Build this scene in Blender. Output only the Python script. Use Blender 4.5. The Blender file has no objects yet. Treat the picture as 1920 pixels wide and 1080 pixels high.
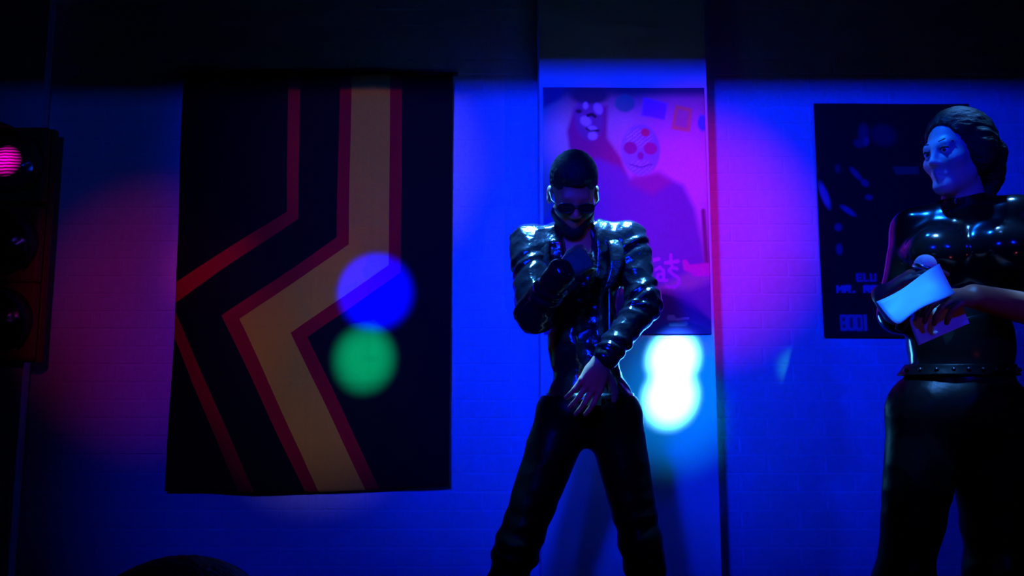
import bpy, bmesh, math, random
import numpy as np
from mathutils import Vector, Matrix, Euler, noise as mnoise

random.seed(7); np.random.seed(7)
S = bpy.context.scene
COL = S.collection

# ------------------------------------------------------------------ camera
F = 1500.0; PITCH = math.radians(7.0); CAMZ = 0.94        # z = 0 is the stage floor
cam_d = bpy.data.cameras.new('camera'); cam = bpy.data.objects.new('camera', cam_d); COL.objects.link(cam)
cam_d.sensor_width = 36; cam_d.lens = F / 1920 * 36; cam_d.clip_start = 0.05
cam.location = (0, 0, CAMZ); cam.rotation_euler = (math.pi/2 + PITCH, 0, 0)
S.camera = cam

def P(px, py, Y):
    """point at depth Y that the photograph shows at pixel px, py"""
    dx = (px-960)/F; dz = -(py-540)/F
    d = math.cos(PITCH) - math.sin(PITCH)*dz
    return np.array([dx/d*Y, Y, CAMZ + (math.sin(PITCH)+math.cos(PITCH)*dz)/d*Y])

# ------------------------------------------------------------------ world, view
w = bpy.data.worlds.new('world'); S.world = w; w.use_nodes = True
w.node_tree.nodes['Background'].inputs[0].default_value = (0.0, 0.0, 0.02, 1)
w.node_tree.nodes['Background'].inputs[1].default_value = 0.05
vs = S.view_settings; vs.view_transform = 'Standard'; vs.look = 'None'; vs.gamma = 1; vs.exposure = 0.0
vs.use_curve_mapping = False

# ------------------------------------------------------------------ lamps of the stage rig and added fill lights
def spot(name, loc, target, power, color, angle, blend=0.5, radius=0.04):
    l = bpy.data.lights.new(name, 'SPOT'); l.energy = power; l.color = color
    l.spot_size = math.radians(angle); l.spot_blend = blend; l.shadow_soft_size = radius
    o = bpy.data.objects.new(name, l); COL.objects.link(o); o.location = Vector(loc)
    o.rotation_euler = (Vector(target) - Vector(loc)).to_track_quat('-Z', 'Y').to_euler()
    return o
WALL_Y = 3.33; PIER_Y = 3.10
BLUE = (0.0, 0.010, 1.0)
spot('blue_front_lamp', (-0.9, -1.0, 2.35), P(1110, 270, 3.2), 1150, (0.0, 0.011, 1.0), 50, 1.0, 0.16)
spot('blue_front_lamp', (1.7, -0.9, 2.33), P(1560, 540, 3.2), 175, BLUE, 44, 1.0, 0.14)
spot('blue_fill', (-1.2, -0.5, 2.35), P(710, 830, 3.2), 150, (0.0, 0.010, 1.0), 40, 1.0, 0.10)  # added fill that lifts the wall low on the left
spot('blue_fill', (-1.2, -0.5, 2.35), P(250, 270, 3.2), 30, (0.0, 0.05, 1.0), 30, 1.0, 0.10)  # added fill for the upper left wall
spot('magenta_lamp', (0.55, -0.8, 2.33), P(1318, 405, 3.15), 240, (1.0, 0.0, 0.25), 16.5, 1.0, 0.03)
spot('poster_pink_fill', (0.35, -0.8, 2.33), P(1118, 262, PIER_Y), 75, (1.0, 0.10, 0.3), 7, 1.0, 0.03)  # added light that reddens the left part of the poster
spot('magenta_front_lamp', (0.1, -0.8, 1.9), P(1080, 420, 2.4), 16, (1.0, 0.0, 0.45), 5, 1.0, 0.03)
spot('magenta_front_lamp', (0.1, -0.8, 1.9), P(1098, 730, 2.3), 16, (1.0, 0.0, 0.45), 4, 1.0, 0.03)
spot('white_beam_lamp', (1.25, 0.85, 2.15), P(1263, 672, PIER_Y), 6000, (0.10, 0.55, 1.0), 4.9, 1.0, 0.02)
spot('white_beam_lamp', (1.25, 0.85, 2.15), P(1258, 744, PIER_Y), 6000, (0.10, 0.55, 1.0), 5.0, 1.0, 0.02)
spot('cyan_beam_skirt_lamp', (1.25, 0.85, 2.15), P(1278, 735, PIER_Y), 220, (0.0, 0.30, 1.0), 13, 1.0, 0.02)
spot('flag_warm_fill', (-0.6, -0.6, 2.33), P(672, 300, 3.3), 46, (1.0, 0.52, 0.62), 17, 0.8, 0.03)  # added to warm the upper flag stripes, not a rig lamp
spot('flag_warm_fill', (-0.6, -0.6, 2.33), P(600, 690, 3.3), 44, (1.0, 0.85, 0.9), 16, 0.9, 0.03)  # added to warm the lower flag stripes, not a rig lamp
spot('flag_red_lamp', (-1.0, 0.7, 2.1), P(400, 500, 3.3), 26, (1.0, 0.04, 0.05), 11, 1.0, 0.03)
spot('purple_wall_lamp', (-1.5, 0.7, 2.1), P(285, 570, 3.3), 18, (1.0, 0.0, 0.40), 26, 1.0, 0.03)
spot('flag_blue_beam_lamp', (-0.7, 0.5, 2.1), P(705, 548, 3.29), 80000, (0.0, 0.0, 1.0), 6.9, 1.0, 0.015)
spot('flag_green_beam_lamp', (-0.6, 0.5, 2.1), P(683, 672, 3.29), 13000, (0.0, 1.0, 0.32), 5.8, 1.0, 0.015)
spot('green_side_lamp', (0.95, 0.4, 1.7), P(1690, 500, 2.22), 80, (0.05, 1.0, 0.2), 3.6, 1.0, 0.02)
spot('cyan_top_lamp', (1.02, 1.66, 2.60), P(1745, 436, 2.06), 2400, (0.06, 0.30, 1.0), 7, 1.0, 0.13)
spot('cyan_face_lamp', (0.80, 2.15, 2.60), P(1726, 262, 2.15), 200, (0.004, 0.14, 1.0), 13, 1.0, 0.03)
spot('cyan_card_lamp', (0.90, 1.60, 2.60), P(1702, 553, 1.88), 300, (0.01, 0.16, 1.0), 7.5, 1.0, 0.03)
spot('cyan_top_lamp', (1.40, 2.30, 2.62), P(1905, 385, 2.12), 3600, (0.06, 0.30, 1.0), 6, 1.0, 0.13)
spot('cyan_top_lamp', (-0.10, 2.72, 2.66), P(1008, 455, 2.5), 3600, (0.05, 0.30, 1.0), 13, 1.0, 0.10)
spot('cyan_top_lamp', (0.50, 2.72, 2.66), P(1158, 445, 2.5), 4800, (0.05, 0.30, 1.0), 14, 1.0, 0.10)
spot('cyan_top_lamp', (-0.05, 2.34, 2.60), P(1012, 462, 2.48), 1800, (0.05, 0.30, 1.0), 12, 1.0, 0.08)
spot('cyan_top_lamp', (0.42, 2.34, 2.60), P(1155, 452, 2.48), 2600, (0.05, 0.30, 1.0), 12, 1.0, 0.08)
spot('red_floor_lamp', (1.7, 0.6, 0.6), P(1800, 560, 2.0), 2.0, (1.0, 0.12, 0.2), 30, 1.0, 0.03)

# ------------------------------------------------------------------ materials
def mat(name, color, rough=0.7, spec=0.4, metal=0.0, coat=0.0, var=0.0, vscale=20.0, bump=0.0, bscale=40.0,
        emit=None, estr=0.0, stretch=None, bdist=0.01):
    m = bpy.data.materials.new(name); m.use_nodes = True
    nt = m.node_tree; b = nt.nodes['Principled BSDF']
    b.inputs['Base Color'].default_value = (*color, 1); b.inputs['Roughness'].default_value = rough
    b.inputs['Specular IOR Level'].default_value = spec; b.inputs['Metallic'].default_value = metal
    b.inputs['Coat Weight'].default_value = coat; b.inputs['Coat Roughness'].default_value = 0.05
    tc = nt.nodes.new('ShaderNodeTexCoord'); mp = nt.nodes.new('ShaderNodeMapping')
    nt.links.new(tc.outputs['Object'], mp.inputs[0])
    if stretch: mp.inputs['Scale'].default_value = stretch
    if var:
        n = nt.nodes.new('ShaderNodeTexNoise'); n.inputs['Scale'].default_value = vscale; n.inputs['Detail'].default_value = 4
        r = nt.nodes.new('ShaderNodeValToRGB')
        r.color_ramp.elements[0].position = 0.3; r.color_ramp.elements[1].position = 0.7
        r.color_ramp.elements[0].color = (*[c*(1-var) for c in color], 1)
        r.color_ramp.elements[1].color = (*[min(1, c*(1+var)) for c in color], 1)
        nt.links.new(mp.outputs[0], n.inputs['Vector']); nt.links.new(n.outputs['Fac'], r.inputs[0])
        nt.links.new(r.outputs[0], b.inputs['Base Color'])
    if bump:
        n = nt.nodes.new('ShaderNodeTexNoise'); n.inputs['Scale'].default_value = bscale; n.inputs['Detail'].default_value = 5
        bp = nt.nodes.new('ShaderNodeBump'); bp.inputs['Strength'].default_value = bump; bp.inputs['Distance'].default_value = bdist
        nt.links.new(mp.outputs[0], n.inputs['Vector']); nt.links.new(n.outputs['Fac'], bp.inputs['Height'])
        nt.links.new(bp.outputs[0], b.inputs['Normal'])
    if emit:
        b.inputs['Emission Color'].default_value = (*emit, 1); b.inputs['Emission Strength'].default_value = estr
    return m
def attr_mat(name, rough=0.5, spec=0.3):
    m = bpy.data.materials.new(name); m.use_nodes = True; nt = m.node_tree; b = nt.nodes['Principled BSDF']
    a = nt.nodes.new('ShaderNodeVertexColor'); a.layer_name = 'print'
    nt.links.new(a.outputs[0], b.inputs['Base Color'])
    b.inputs['Roughness'].default_value = rough; b.inputs['Specular IOR Level'].default_value = spec
    return m
M = dict(
    brick=mat('painted brick', (0.80, 0.80, 0.80), 0.75, 0.25, var=0.06, vscale=35, bump=0.5, bscale=90, bdist=0.004),
    mortar=mat('painted mortar', (0.84, 0.84, 0.84), 0.8, 0.2, bump=0.5, bscale=120, bdist=0.003),
    plaster=mat('painted plaster', (0.82, 0.82, 0.82), 0.7, 0.25, var=0.03, vscale=8, bump=0.2, bscale=60, bdist=0.003),
    black=mat('matt black paint', (0.004, 0.004, 0.004), 0.95, 0.0, bump=0.2, bscale=50),
    stage=mat('black stage boards', (0.005, 0.005, 0.005), 0.9, 0.0, var=0.4, vscale=6, bump=0.2, bscale=30),
    latex=mat('black latex', (0.004, 0.004, 0.005), 0.15, 0.5, coat=0.2, bump=0.03, bscale=16, bdist=0.012),
    leather=mat('black glossy leather', (0.005, 0.005, 0.007), 0.17, 0.6, coat=0.3, bump=0.5, bscale=24, bdist=0.012),
    trousers=mat('black leather trousers', (0.0015, 0.0015, 0.002), 0.36, 0.04, bump=0.3, bscale=18, bdist=0.01),
    shirt=mat('black shiny shirt', (0.010, 0.010, 0.014), 0.28, 0.5, bump=0.5, bscale=34, bdist=0.012),
    skin=mat('skin', (0.34, 0.14, 0.055), 0.5, 0.35, var=0.08, vscale=40, bump=0.1, bscale=200, bdist=0.002),
    skin_pale=mat('pale skin', (0.36, 0.10, 0.05), 0.42, 0.4, var=0.06, vscale=40, bump=0.1, bscale=200, bdist=0.002),
    hair=mat('dark hair', (0.007, 0.006, 0.006), 0.6, 0.2, bump=0.8, bscale=160, bdist=0.006),
    hair_long=mat('dark brushed hair', (0.008, 0.006, 0.006), 0.45, 0.25, bump=0.8, bscale=60, stretch=(1, 1, 6), bdist=0.006),
    gunmetal=mat('gunmetal', (0.05, 0.05, 0.055), 0.3, 0.5, metal=1.0),
    eye=mat('eye white', (0.55, 0.53, 0.50), 0.3, 0.4),
    metal=mat('steel', (0.55, 0.55, 0.57), 0.25, 0.5, metal=1.0),
    mic_grille=mat('silver microphone mesh', (0.55, 0.56, 0.58), 0.5, 0.5, bump=0.6, bscale=300, bdist=0.003),
    plastic=mat('black plastic', (0.008, 0.008, 0.008), 0.45, 0.4),
    housing=mat('orange painted housing', (0.30, 0.075, 0.012), 0.6, 0.3, var=0.15, vscale=12),
    lens_red=mat('glowing red lens', (0.4, 0.02, 0.05), 0.15, 0.5),
    lens_dark=mat('unlit amber lens', (0.02, 0.012, 0.004), 0.2, 0.5),
    lens_green=mat('unlit green lens', (0.004, 0.015, 0.010), 0.2, 0.5),
    paper=mat('white paper', (0.82, 0.82, 0.80), 0.45, 0.35, var=0.03, vscale=12, bump=0.1, bscale=50, bdist=0.002),
    paper2=mat('matt white paper', (0.72, 0.72, 0.72), 0.8, 0.1, var=0.03, vscale=12),
    cloth=mat('dark cloth', (0.010, 0.010, 0.012), 0.9, 0.1, bump=0.3, bscale=90),
    print_=attr_mat('poster print', 0.55, 0.2),
    print_dark=attr_mat('dark poster print', 0.7, 0.12),
)

def bluer_face(m, neck_z, face):
    """blue light put into the skin colour above the neck, with a soft edge"""
    nt = m.node_tree; b = nt.nodes['Principled BSDF']
    old = b.inputs['Base Color'].links[0].from_socket
    tc = nt.nodes.new('ShaderNodeTexCoord'); sp = nt.nodes.new('ShaderNodeSeparateXYZ'); nt.links.new(tc.outputs['Object'], sp.inputs[0])
    mr = nt.nodes.new('ShaderNodeMapRange'); mr.inputs['From Min'].default_value = neck_z-.03; mr.inputs['From Max'].default_value = neck_z+.03
    nt.links.new(sp.outputs['Z'], mr.inputs['Value'])
    mx = nt.nodes.new('ShaderNodeMix'); mx.data_type = 'RGBA'; nt.links.new(mr.outputs[0], mx.inputs[0])
    nt.links.new(old, mx.inputs[6]); mx.inputs[7].default_value = (*face, 1); nt.links.new(mx.outputs[2], b.inputs['Base Color'])
bluer_face(M['skin_pale'], P(1800, 385, 2.2)[2], (0.40, 0.24, 0.26))

# ------------------------------------------------------------------ mesh helpers
def link(name, me, m=None, parent=None):
    o = bpy.data.objects.new(name, me); COL.objects.link(o)
    if m: me.materials.append(m)
    if parent: o.parent = parent
    return o
def tag(o, label=None, cat=None, group=None, kind=None):
    if label: o['label'] = label
    if cat: o['category'] = cat
    if group: o['group'] = group
    if kind: o['kind'] = kind
    return o
def empty(name, loc):
    o = bpy.data.objects.new(name, None); COL.objects.link(o); o.location = Vector(loc); o.empty_display_size = 0.1
    bpy.context.view_layer.update()
    return o
def pmesh(name, verts, faces, smooth=False):
    me = bpy.data.meshes.new(name); me.from_pydata([tuple(v) for v in verts], [], faces)
    if smooth: me.polygons.foreach_set('use_smooth', [True]*len(me.polygons))
    me.update(); return me
def bm_mesh(name, bm, smooth=False):
    bmesh.ops.recalc_face_normals(bm, faces=bm.faces)
    me = bpy.data.meshes.new(name); bm.to_mesh(me); bm.free()
    if smooth: me.polygons.foreach_set('use_smooth', [True]*len(me.polygons))
    return me
def add_box(bm, lo, hi, bev=0.0):
    lo = Vector(lo); hi = Vector(hi)
    r = bmesh.ops.create_cube(bm, size=1.0)
    for v in r['verts']:
        v.co = Vector([lo[i] + (v.co[i]+0.5)*(hi[i]-lo[i]) for i in range(3)])
    if bev:
        es = list({e for v in r['verts'] for e in v.link_edges})
        bmesh.ops.bevel(bm, geom=es, offset=bev, segments=2, affect='EDGES', profile=0.5)
def box_obj(name, lo, hi, m, parent=None, bev=0.0):
    bm = bmesh.new(); add_box(bm, lo, hi, bev); return link(name, bm_mesh(name, bm), m, parent)
def tube_mesh(name, pts, radii, seg=10, caps=True):
    """a tube along pts with a radius at each point"""
    pts = [Vector(p) for p in pts]; n = len(pts)
    if not hasattr(radii, '__len__'): radii = [radii]*n
    vs_, fs = [], []
    up = Vector((0, 0, 1))
    for i, p in enumerate(pts):
        t = (pts[min(i+1, n-1)] - pts[max(i-1, 0)]).normalized()
        a = t.cross(up)
        if a.length < 1e-3: a = t.cross(Vector((0, 1, 0)))
        a.normalize(); b = a.cross(t)
        for k in range(seg):
            th = 2*math.pi*k/seg
            vs_.append(p + (a*math.cos(th) + b*math.sin(th))*radii[i])
    for i in range(n-1):
        for k in range(seg):
            k2 = (k+1) % seg
            fs.append((i*seg+k, i*seg+k2, (i+1)*seg+k2, (i+1)*seg+k))
    if caps:
        fs.append(tuple(range(seg))[::-1]); fs.append(tuple((n-1)*seg+k for k in range(seg)))
    return pmesh(name, vs_, fs, True)
def to_local(o, parent):
    """keep a child that was made in world space where it is"""
    bpy.context.view_layer.update()
    o.parent = parent; o.matrix_parent_inverse = parent.matrix_world.inverted(); return o

# ------------------------------------------------------------------ implicit surfaces for the bodies
class Vol:
    def __init__(s, lo, hi, h):
        s.lo = np.array(lo, float); s.h = h
        s.n = np.ceil((np.array(hi)-s.lo)/h).astype(int)+1
        s.v = np.full(s.n, 1.0, np.float32)
        s.ax = [(s.lo[i] + np.arange(s.n[i])*h).astype(np.float32) for i in range(3)]
    def _reg(s, lo, hi):
        a = np.clip(np.floor((np.array(lo)-s.lo)/s.h).astype(int), 0, s.n)
        b = np.clip(np.ceil((np.array(hi)-s.lo)/s.h).astype(int)+1, 0, s.n)
        sl = tuple(slice(a[i], b[i]) for i in range(3))
        g = [s.ax[0][sl[0]][:, None, None], s.ax[1][sl[1]][None, :, None], s.ax[2][sl[2]][None, None, :]]
        return sl, g
    def _put(s, sl, d, k, mode):
        c = s.v[sl]
        if c.size == 0: return
        if mode == 'add':
            hh = np.maximum(k-np.abs(c-d), 0)/k; s.v[sl] = np.minimum(c, d) - hh*hh*k*0.25
        else:
            d = -d
            hh = np.maximum(k-np.abs(c-d), 0)/k; s.v[sl] = np.maximum(c, d) + hh*hh*k*0.25
    def cone(s, a, b, ra, rb, k=0.02, mode='add'):
        a = np.array(a, float); b = np.array(b, float); m = max(ra, rb)+k+2*s.h
        sl, g = s._reg(np.minimum(a, b)-m, np.maximum(a, b)+m)
        ba = b-a; L = float(ba@ba)+1e-9
        t = np.clip(((g[0]-a[0])*ba[0]+(g[1]-a[1])*ba[1]+(g[2]-a[2])*ba[2])/L, 0, 1)
        d = np.sqrt((g[0]-a[0]-t*ba[0])**2+(g[1]-a[1]-t*ba[1])**2+(g[2]-a[2]-t*ba[2])**2) - (ra+(rb-ra)*t)
        s._put(sl, d, k, mode)
    def chain(s, pts, rs, k=0.02):
        for i in range(len(pts)-1): s.cone(pts[i], pts[i+1], rs[i], rs[i+1], k)
    def ell(s, c, r, k=0.02, R=None, mode='add'):
        c = np.array(c, float); r = np.array(r, float); m = max(r)+k+2*s.h
        sl, g = s._reg(c-m, c+m)
        q = [g[i]-c[i] for i in range(3)]
        if R is not None: q = [R[0][i]*q[0]+R[1][i]*q[1]+R[2][i]*q[2] for i in range(3)]
        k0 = np.sqrt((q[0]/r[0])**2+(q[1]/r[1])**2+(q[2]/r[2])**2)
        k1 = np.sqrt((q[0]/r[0]**2)**2+(q[1]/r[1]**2)**2+(q[2]/r[2]**2)**2)+1e-9
        s._put(sl, k0*(k0-1)/k1, k, mode)
    def box(s, c, hs, rad=0.01, k=0.02, R=None, mode='add'):
        c = np.array(c, float); m = float(np.linalg.norm(hs))+rad+k+2*s.h
        sl, g = s._reg(c-m, c+m)
        q = [g[i]-c[i] for i in range(3)]
        if R is not None: q = [R[0][i]*q[0]+R[1][i]*q[1]+R[2][i]*q[2] for i in range(3)]
        q = [np.abs(q[i])-hs[i] for i in range(3)]
        d = np.sqrt(np.maximum(q[0], 0)**2+np.maximum(q[1], 0)**2+np.maximum(q[2], 0)**2) + np.minimum(np.maximum(np.maximum(q[0], q[1]), q[2]), 0) - rad
        s._put(sl, d, k, mode)
    def half(s, p, n):
        """cut away everything on the n side of the plane through p"""
        p = np.array(p, float); n = np.array(n, float); n = n/np.linalg.norm(n)
        d = (s.ax[0][:, None, None]-p[0])*n[0]+(s.ax[1][None, :, None]-p[1])*n[1]+(s.ax[2][None, None, :]-p[2])*n[2]
        s.v = np.maximum(s.v, d.astype(np.float32))
    def extract(s):
        v = s.v; ins = v < 0
        nx, ny, nz = v.shape
        cnt = np.zeros((nx-1, ny-1, nz-1), np.uint8)
        offs = [(i, j, k) for i in (0, 1) for j in (0, 1) for k in (0, 1)]
        for (i, j, k) in offs: cnt += ins[i:nx-1+i, j:ny-1+j, k:nz-1+k]
        act = (cnt > 0) & (cnt < 8)
        idx = np.argwhere(act)
        vid = np.full(act.shape, -1, np.int32); vid[act] = np.arange(len(idx))
        val = {o: v[idx[:, 0]+o[0], idx[:, 1]+o[1], idx[:, 2]+o[2]] for o in offs}
        pos = np.zeros((len(idx), 3)); num = np.zeros(len(idx))
        for a in offs:
            for ax in range(3):
                if a[ax] == 0:
                    b = list(a); b[ax] = 1; b = tuple(b)
                    va, vb = val[a], val[b]; cr = (va < 0) != (vb < 0)
                    t = np.where(cr, va/np.where(cr, va-vb, 1), 0)
                    e = np.array(a, float)[None].repeat(len(idx), 0); e[:, ax] += t
                    pos[cr] += e[cr]; num[cr] += 1
        pos = pos/num[:, None] + idx
        P_ = s.lo + pos*s.h
        quads = []
        for ax in range(3):
            sa = [slice(1, -1)]*3; sa[ax] = slice(0, -1); sb = [slice(1, -1)]*3; sb[ax] = slice(1, None)
            A = ins[tuple(sa)]; B = ins[tuple(sb)]
            for cond, flip in ((A & ~B, False), (~A & B, True)):
                e = np.argwhere(cond)
                if not len(e): continue
                o1, o2 = (ax+1) % 3, (ax+2) % 3
                base = e.copy(); base[:, o1] += 1; base[:, o2] += 1
                def cell(d1, d2):
                    c = base.copy(); c[:, o1] -= d1; c[:, o2] -= d2
                    return vid[c[:, 0], c[:, 1], c[:, 2]]
                q = np.stack([cell(1, 1), cell(0, 1), cell(0, 0), cell(1, 0)], 1)
                quads.append(q[:, ::-1] if flip else q)
        Q = np.concatenate(quads)
        return P_, Q
def vnormals(Pv, Q):
    n = np.cross(Pv[Q[:, 2]]-Pv[Q[:, 0]], Pv[Q[:, 3]]-Pv[Q[:, 1]])
    N = np.zeros_like(Pv)
    for c in range(4): np.add.at(N, Q[:, c], n)
    return N/(np.linalg.norm(N, axis=1)[:, None]+1e-12)
def quads_mesh(name, Pv, Q, smooth_iter=2):
    for _ in range(smooth_iter):                       # light relaxation
        acc = np.zeros_like(Pv); cn = np.zeros(len(Pv))
        for c in range(4):
            for d in (1, 3):
                np.add.at(acc, Q[:, c], Pv[Q[:, (c+d) % 4]]); np.add.at(cn, Q[:, c], 1)
        Pv = Pv*0.5 + 0.5*acc/np.maximum(cn, 1)[:, None]
    return Pv
def make_mesh(name, Pv, Q):
    me = bpy.data.meshes.new(name)
    me.vertices.add(len(Pv)); me.vertices.foreach_set('co', Pv.astype(np.float32).ravel())
    me.loops.add(Q.size); me.loops.foreach_set('vertex_index', Q.astype(np.int32).ravel())
    me.polygons.add(len(Q)); me.polygons.foreach_set('loop_start', np.arange(0, Q.size, 4, dtype=np.int32))
    me.update(calc_edges=True); me.validate()
    me.polygons.foreach_set('use_smooth', np.ones(len(me.polygons), bool))
    return me
def wrinkle(Pv, Q, fn):
    N = vnormals(Pv, Q); return Pv + N*fn(Pv)[:, None]
def fbm(Pv, scale, seed=0.0, ridged=False, stretch=(1, 1, 1)):
    out = np.empty(len(Pv)); nz = mnoise.noise
    sx, sy, sz = [scale*s_ for s_ in stretch]
    for i, p in enumerate(Pv):
        q = Vector((p[0]*sx+seed, p[1]*sy+seed*0.7, p[2]*sz-seed))
        out[i] = nz(q)
    return 1-2*np.abs(out) if ridged else out
def vol_obj(name, vol, m, parent, smooth_iter=2, disp=None):
    Pv, Q = vol.extract(); Pv = quads_mesh(name, Pv, Q, smooth_iter)
    if disp: Pv = wrinkle(Pv, Q, disp)
    pl = np.array(parent.matrix_world.translation)
    o = link(name, make_mesh(name, Pv-pl, Q), m, parent); return o
def norm(v):
    v = np.array(v, float); return v/np.linalg.norm(v)
def frame(fwd, up=(0, 0, 1)):
    """rows x (subject's left... right-hand side of the picture when facing the camera), y forward, z up"""
    y = norm(fwd); x = norm(np.cross(y, up)); z = np.cross(x, y)
    return np.array([x, y, z])

def head(v, c, R, s=0.9, female=False):
    L = lambda x, y, z: c + s*(R[0]*x + R[1]*y + R[2]*z)
    Rm = R
    v.ell(L(0, -.018, .045), s*np.array([.077, .098, .088]), .02, Rm.T.T if False else Rm_t(R))
    v.ell(L(0, .030, -.030), s*np.array([.062, .064, .088]), .03, Rm_t(R))
    jx, jr = (.040, .018) if female else (.045, .022)
    for sx in (-1, 1): v.cone(L(sx*jx, .01, -.07), L(0, .062, -.106), s*jr, s*jr*.95, .03)
    v.ell(L(0, .070, -.110), s*np.array([.026, .022, .02]), .02, Rm_t(R))
    v.cone(L(-.034, .080, .018), L(.034, .080, .018), s*.013, s*.013, .018)
    for sx in (-1, 1):
        v.ell(L(sx*.043, .06, -.03), s*np.array([.022, .02, .018]), .025, Rm_t(R))
        v.ell(L(sx*.032, .104, -.002), s*np.array([.017, .02, .012]), .012, Rm_t(R), 'sub')
        v.ell(L(sx*.032, .079, -.002), s*np.array([.0135, .0135, .0125]), .004, Rm_t(R))
        v.cone(L(sx*.044, .083, .007), L(sx*.022, .089, .007), s*.0042, s*.0042, .006)
        v.ell(L(sx*.082, -.012, -.012), s*np.array([.010, .021, .034]), .008, Rm_t(R))
        v.ell(L(sx*.094, -.006, -.008), s*np.array([.007, .011, .02]), .005, Rm_t(R), 'sub')
        v.ell(L(sx*(.0105 if female else .0125), .096 if female else .100, -.041), s*(.8 if female else 1)*np.array([.009, .010, .008]), .008, Rm_t(R))
    nt_ = .106 if female else .112; nr = .0095 if female else .0125
    v.cone(L(0, .088, .010), L(0, nt_, -.034), s*.0080, s*nr, .012)
    v.ell(L(0, nt_-.004, -.036), s*np.array([nr, nr, nr*.85]), .008, Rm_t(R))
    v.cone(L(-.026, .078, -.072), L(0, .0935, -.067), s*.003, s*.0068, .008)
    v.cone(L(.026, .078, -.072), L(0, .0935, -.067), s*.003, s*.0068, .008)
    v.cone(L(-.020, .078, -.078), L(0, .0885, -.080), s*.004, s*.0080, .008); v.cone(L(.020, .078, -.078), L(0, .0885, -.080), s*.004, s*.0080, .008)
    v.cone(L(-.022, .094, -.0735), L(.022, .094, -.0735), s*.0016, s*.0016, .004, 'sub')
    return L
def Rm_t(R):
    # Vol expects columns = local axes expressed in world: q_i = sum_j R[j][i] * p_j
    return R.T
def hand(v, wrist, d, n, side, curl=(20, 30, 20), spread=1.0, thumb=(35, 20), s=1.0, k=0.006):
    """d wrist->knuckles, n direction the palm faces, side = +1/-1 picks the thumb's side"""
    d = norm(d); n = norm(np.array(n)-d*np.dot(n, d)); t = np.cross(d, n)*side
    wrist = np.array(wrist, float)
    Ls = [(.040, .024, .020), (.045, .028, .021), (.042, .026, .020), (.033, .020, .018)]
    for i in range(4):
        off = (1.5-i)*.0205*s
        kn = wrist + d*(.088-.004*abs(i-1.2))*s + t*off
        v.cone(wrist + t*off*.55 + d*.008, kn, .0135*s, .0110*s, .012)
        a = 0; p = kn; dd = norm(d + t*(1.5-i)*.07*spread)
        for j in range(3):
            cj = curl[j][i] if hasattr(curl[j], '__len__') else curl[j]
            a += math.radians(cj)
            q = p + (dd*math.cos(a) + n*math.sin(a))*Ls[i][j]*s
            v.cone(p, q, (.0092-.0008*j)*s, (.0086-.0009*j)*s, .003); p = q
    v.ell(wrist + d*.045*s + n*.004, np.array([.034, .034, .016])*s, .015, np.array([t, d, n]).T)
    b = wrist + d*.022*s + t*.022*s + n*.006*s
    a1 = math.radians(thumb[0]); a2 = math.radians(thumb[1])
    dirs = [d*math.cos(a1+.25) + t*math.sin(a1+.25) + n*.25, d*math.cos(a1) + t*math.sin(a1) + n*.35, d*math.cos(a1-a2) + t*math.sin(a1-a2) + n*.4]
    rr = [.0145, .0115, .0100, .0085]; p = b
    for j, (dv, ln) in enumerate(zip(dirs, (.042, .032, .026))):
        q = p + norm(dv)*ln*s; v.cone(p, q, rr[j]*s, rr[j+1]*s, .008 if j == 0 else .004); p = q

# ================================================================== the room
box_obj('floor', (-5, 1.25, -0.06), (5, 3.6, 0.0), M['stage']); tag(bpy.data.objects['floor'], kind='structure')
o = box_obj('floor_audience', (-5, -3, -0.91), (5, 1.25, -0.85), M['stage']); tag(o, kind='structure')
o = box_obj('trim_stage_front', (-5, 1.22, -0.85), (5, 1.25, 0.0), M['black']); tag(o, kind='structure')
o = box_obj('ceiling', (-5, -3, 2.78), (5, 3.6, 2.86), M['black']); tag(o, kind='structure')
o = box_obj('trim_light_blocker', (-5, 1.95, 2.245), (5, 2.05, 2.78), M['black']); tag(o, kind='structure')  # unseen bar added to keep the front lamps off the upper wall

CRS = 0.0735; BL = 0.225; JT = 0.008
PX0, PX1 = P(1012, 400, PIER_Y)[0], P(1333, 400, PIER_Y)[0]       # the pier behind the man
LP_Y = 3.27; LPX = P(44, 690, LP_Y)[0]
flag_x0, flag_x1 = -1.400, -0.254; flag_z0, flag_z1 = 0.52, 2.27
def hidden(x0, x1, z0, z1):
    if x0 > flag_x0+.03 and x1 < flag_x1-.03 and z0 > flag_z0+.03 and z1 < flag_z1-.03: return True
    if x0 > 1.32 and x1 < 1.92 and z0 > 1.16 and z1 < 2.12: return True
    return False
brick_meshes = []
def brick_mesh(L):
    key = round(L, 3)
    for k_, me in brick_meshes:
        if k_ == key: return me
    bm = bmesh.new(); add_box(bm, (-L/2, -0.0024, -(CRS-JT)/2), (L/2, 0.006, (CRS-JT)/2), 0)
    es = [e for e in bm.edges if all(v.co.y < 0 for v in e.verts)]
    bmesh.ops.bevel(bm, geom=es, offset=0.0018, segments=1, affect='EDGES')
    me = bm_mesh('brick', bm); me.materials.append(M['brick']); brick_meshes.append((key, me)); return me
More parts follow.
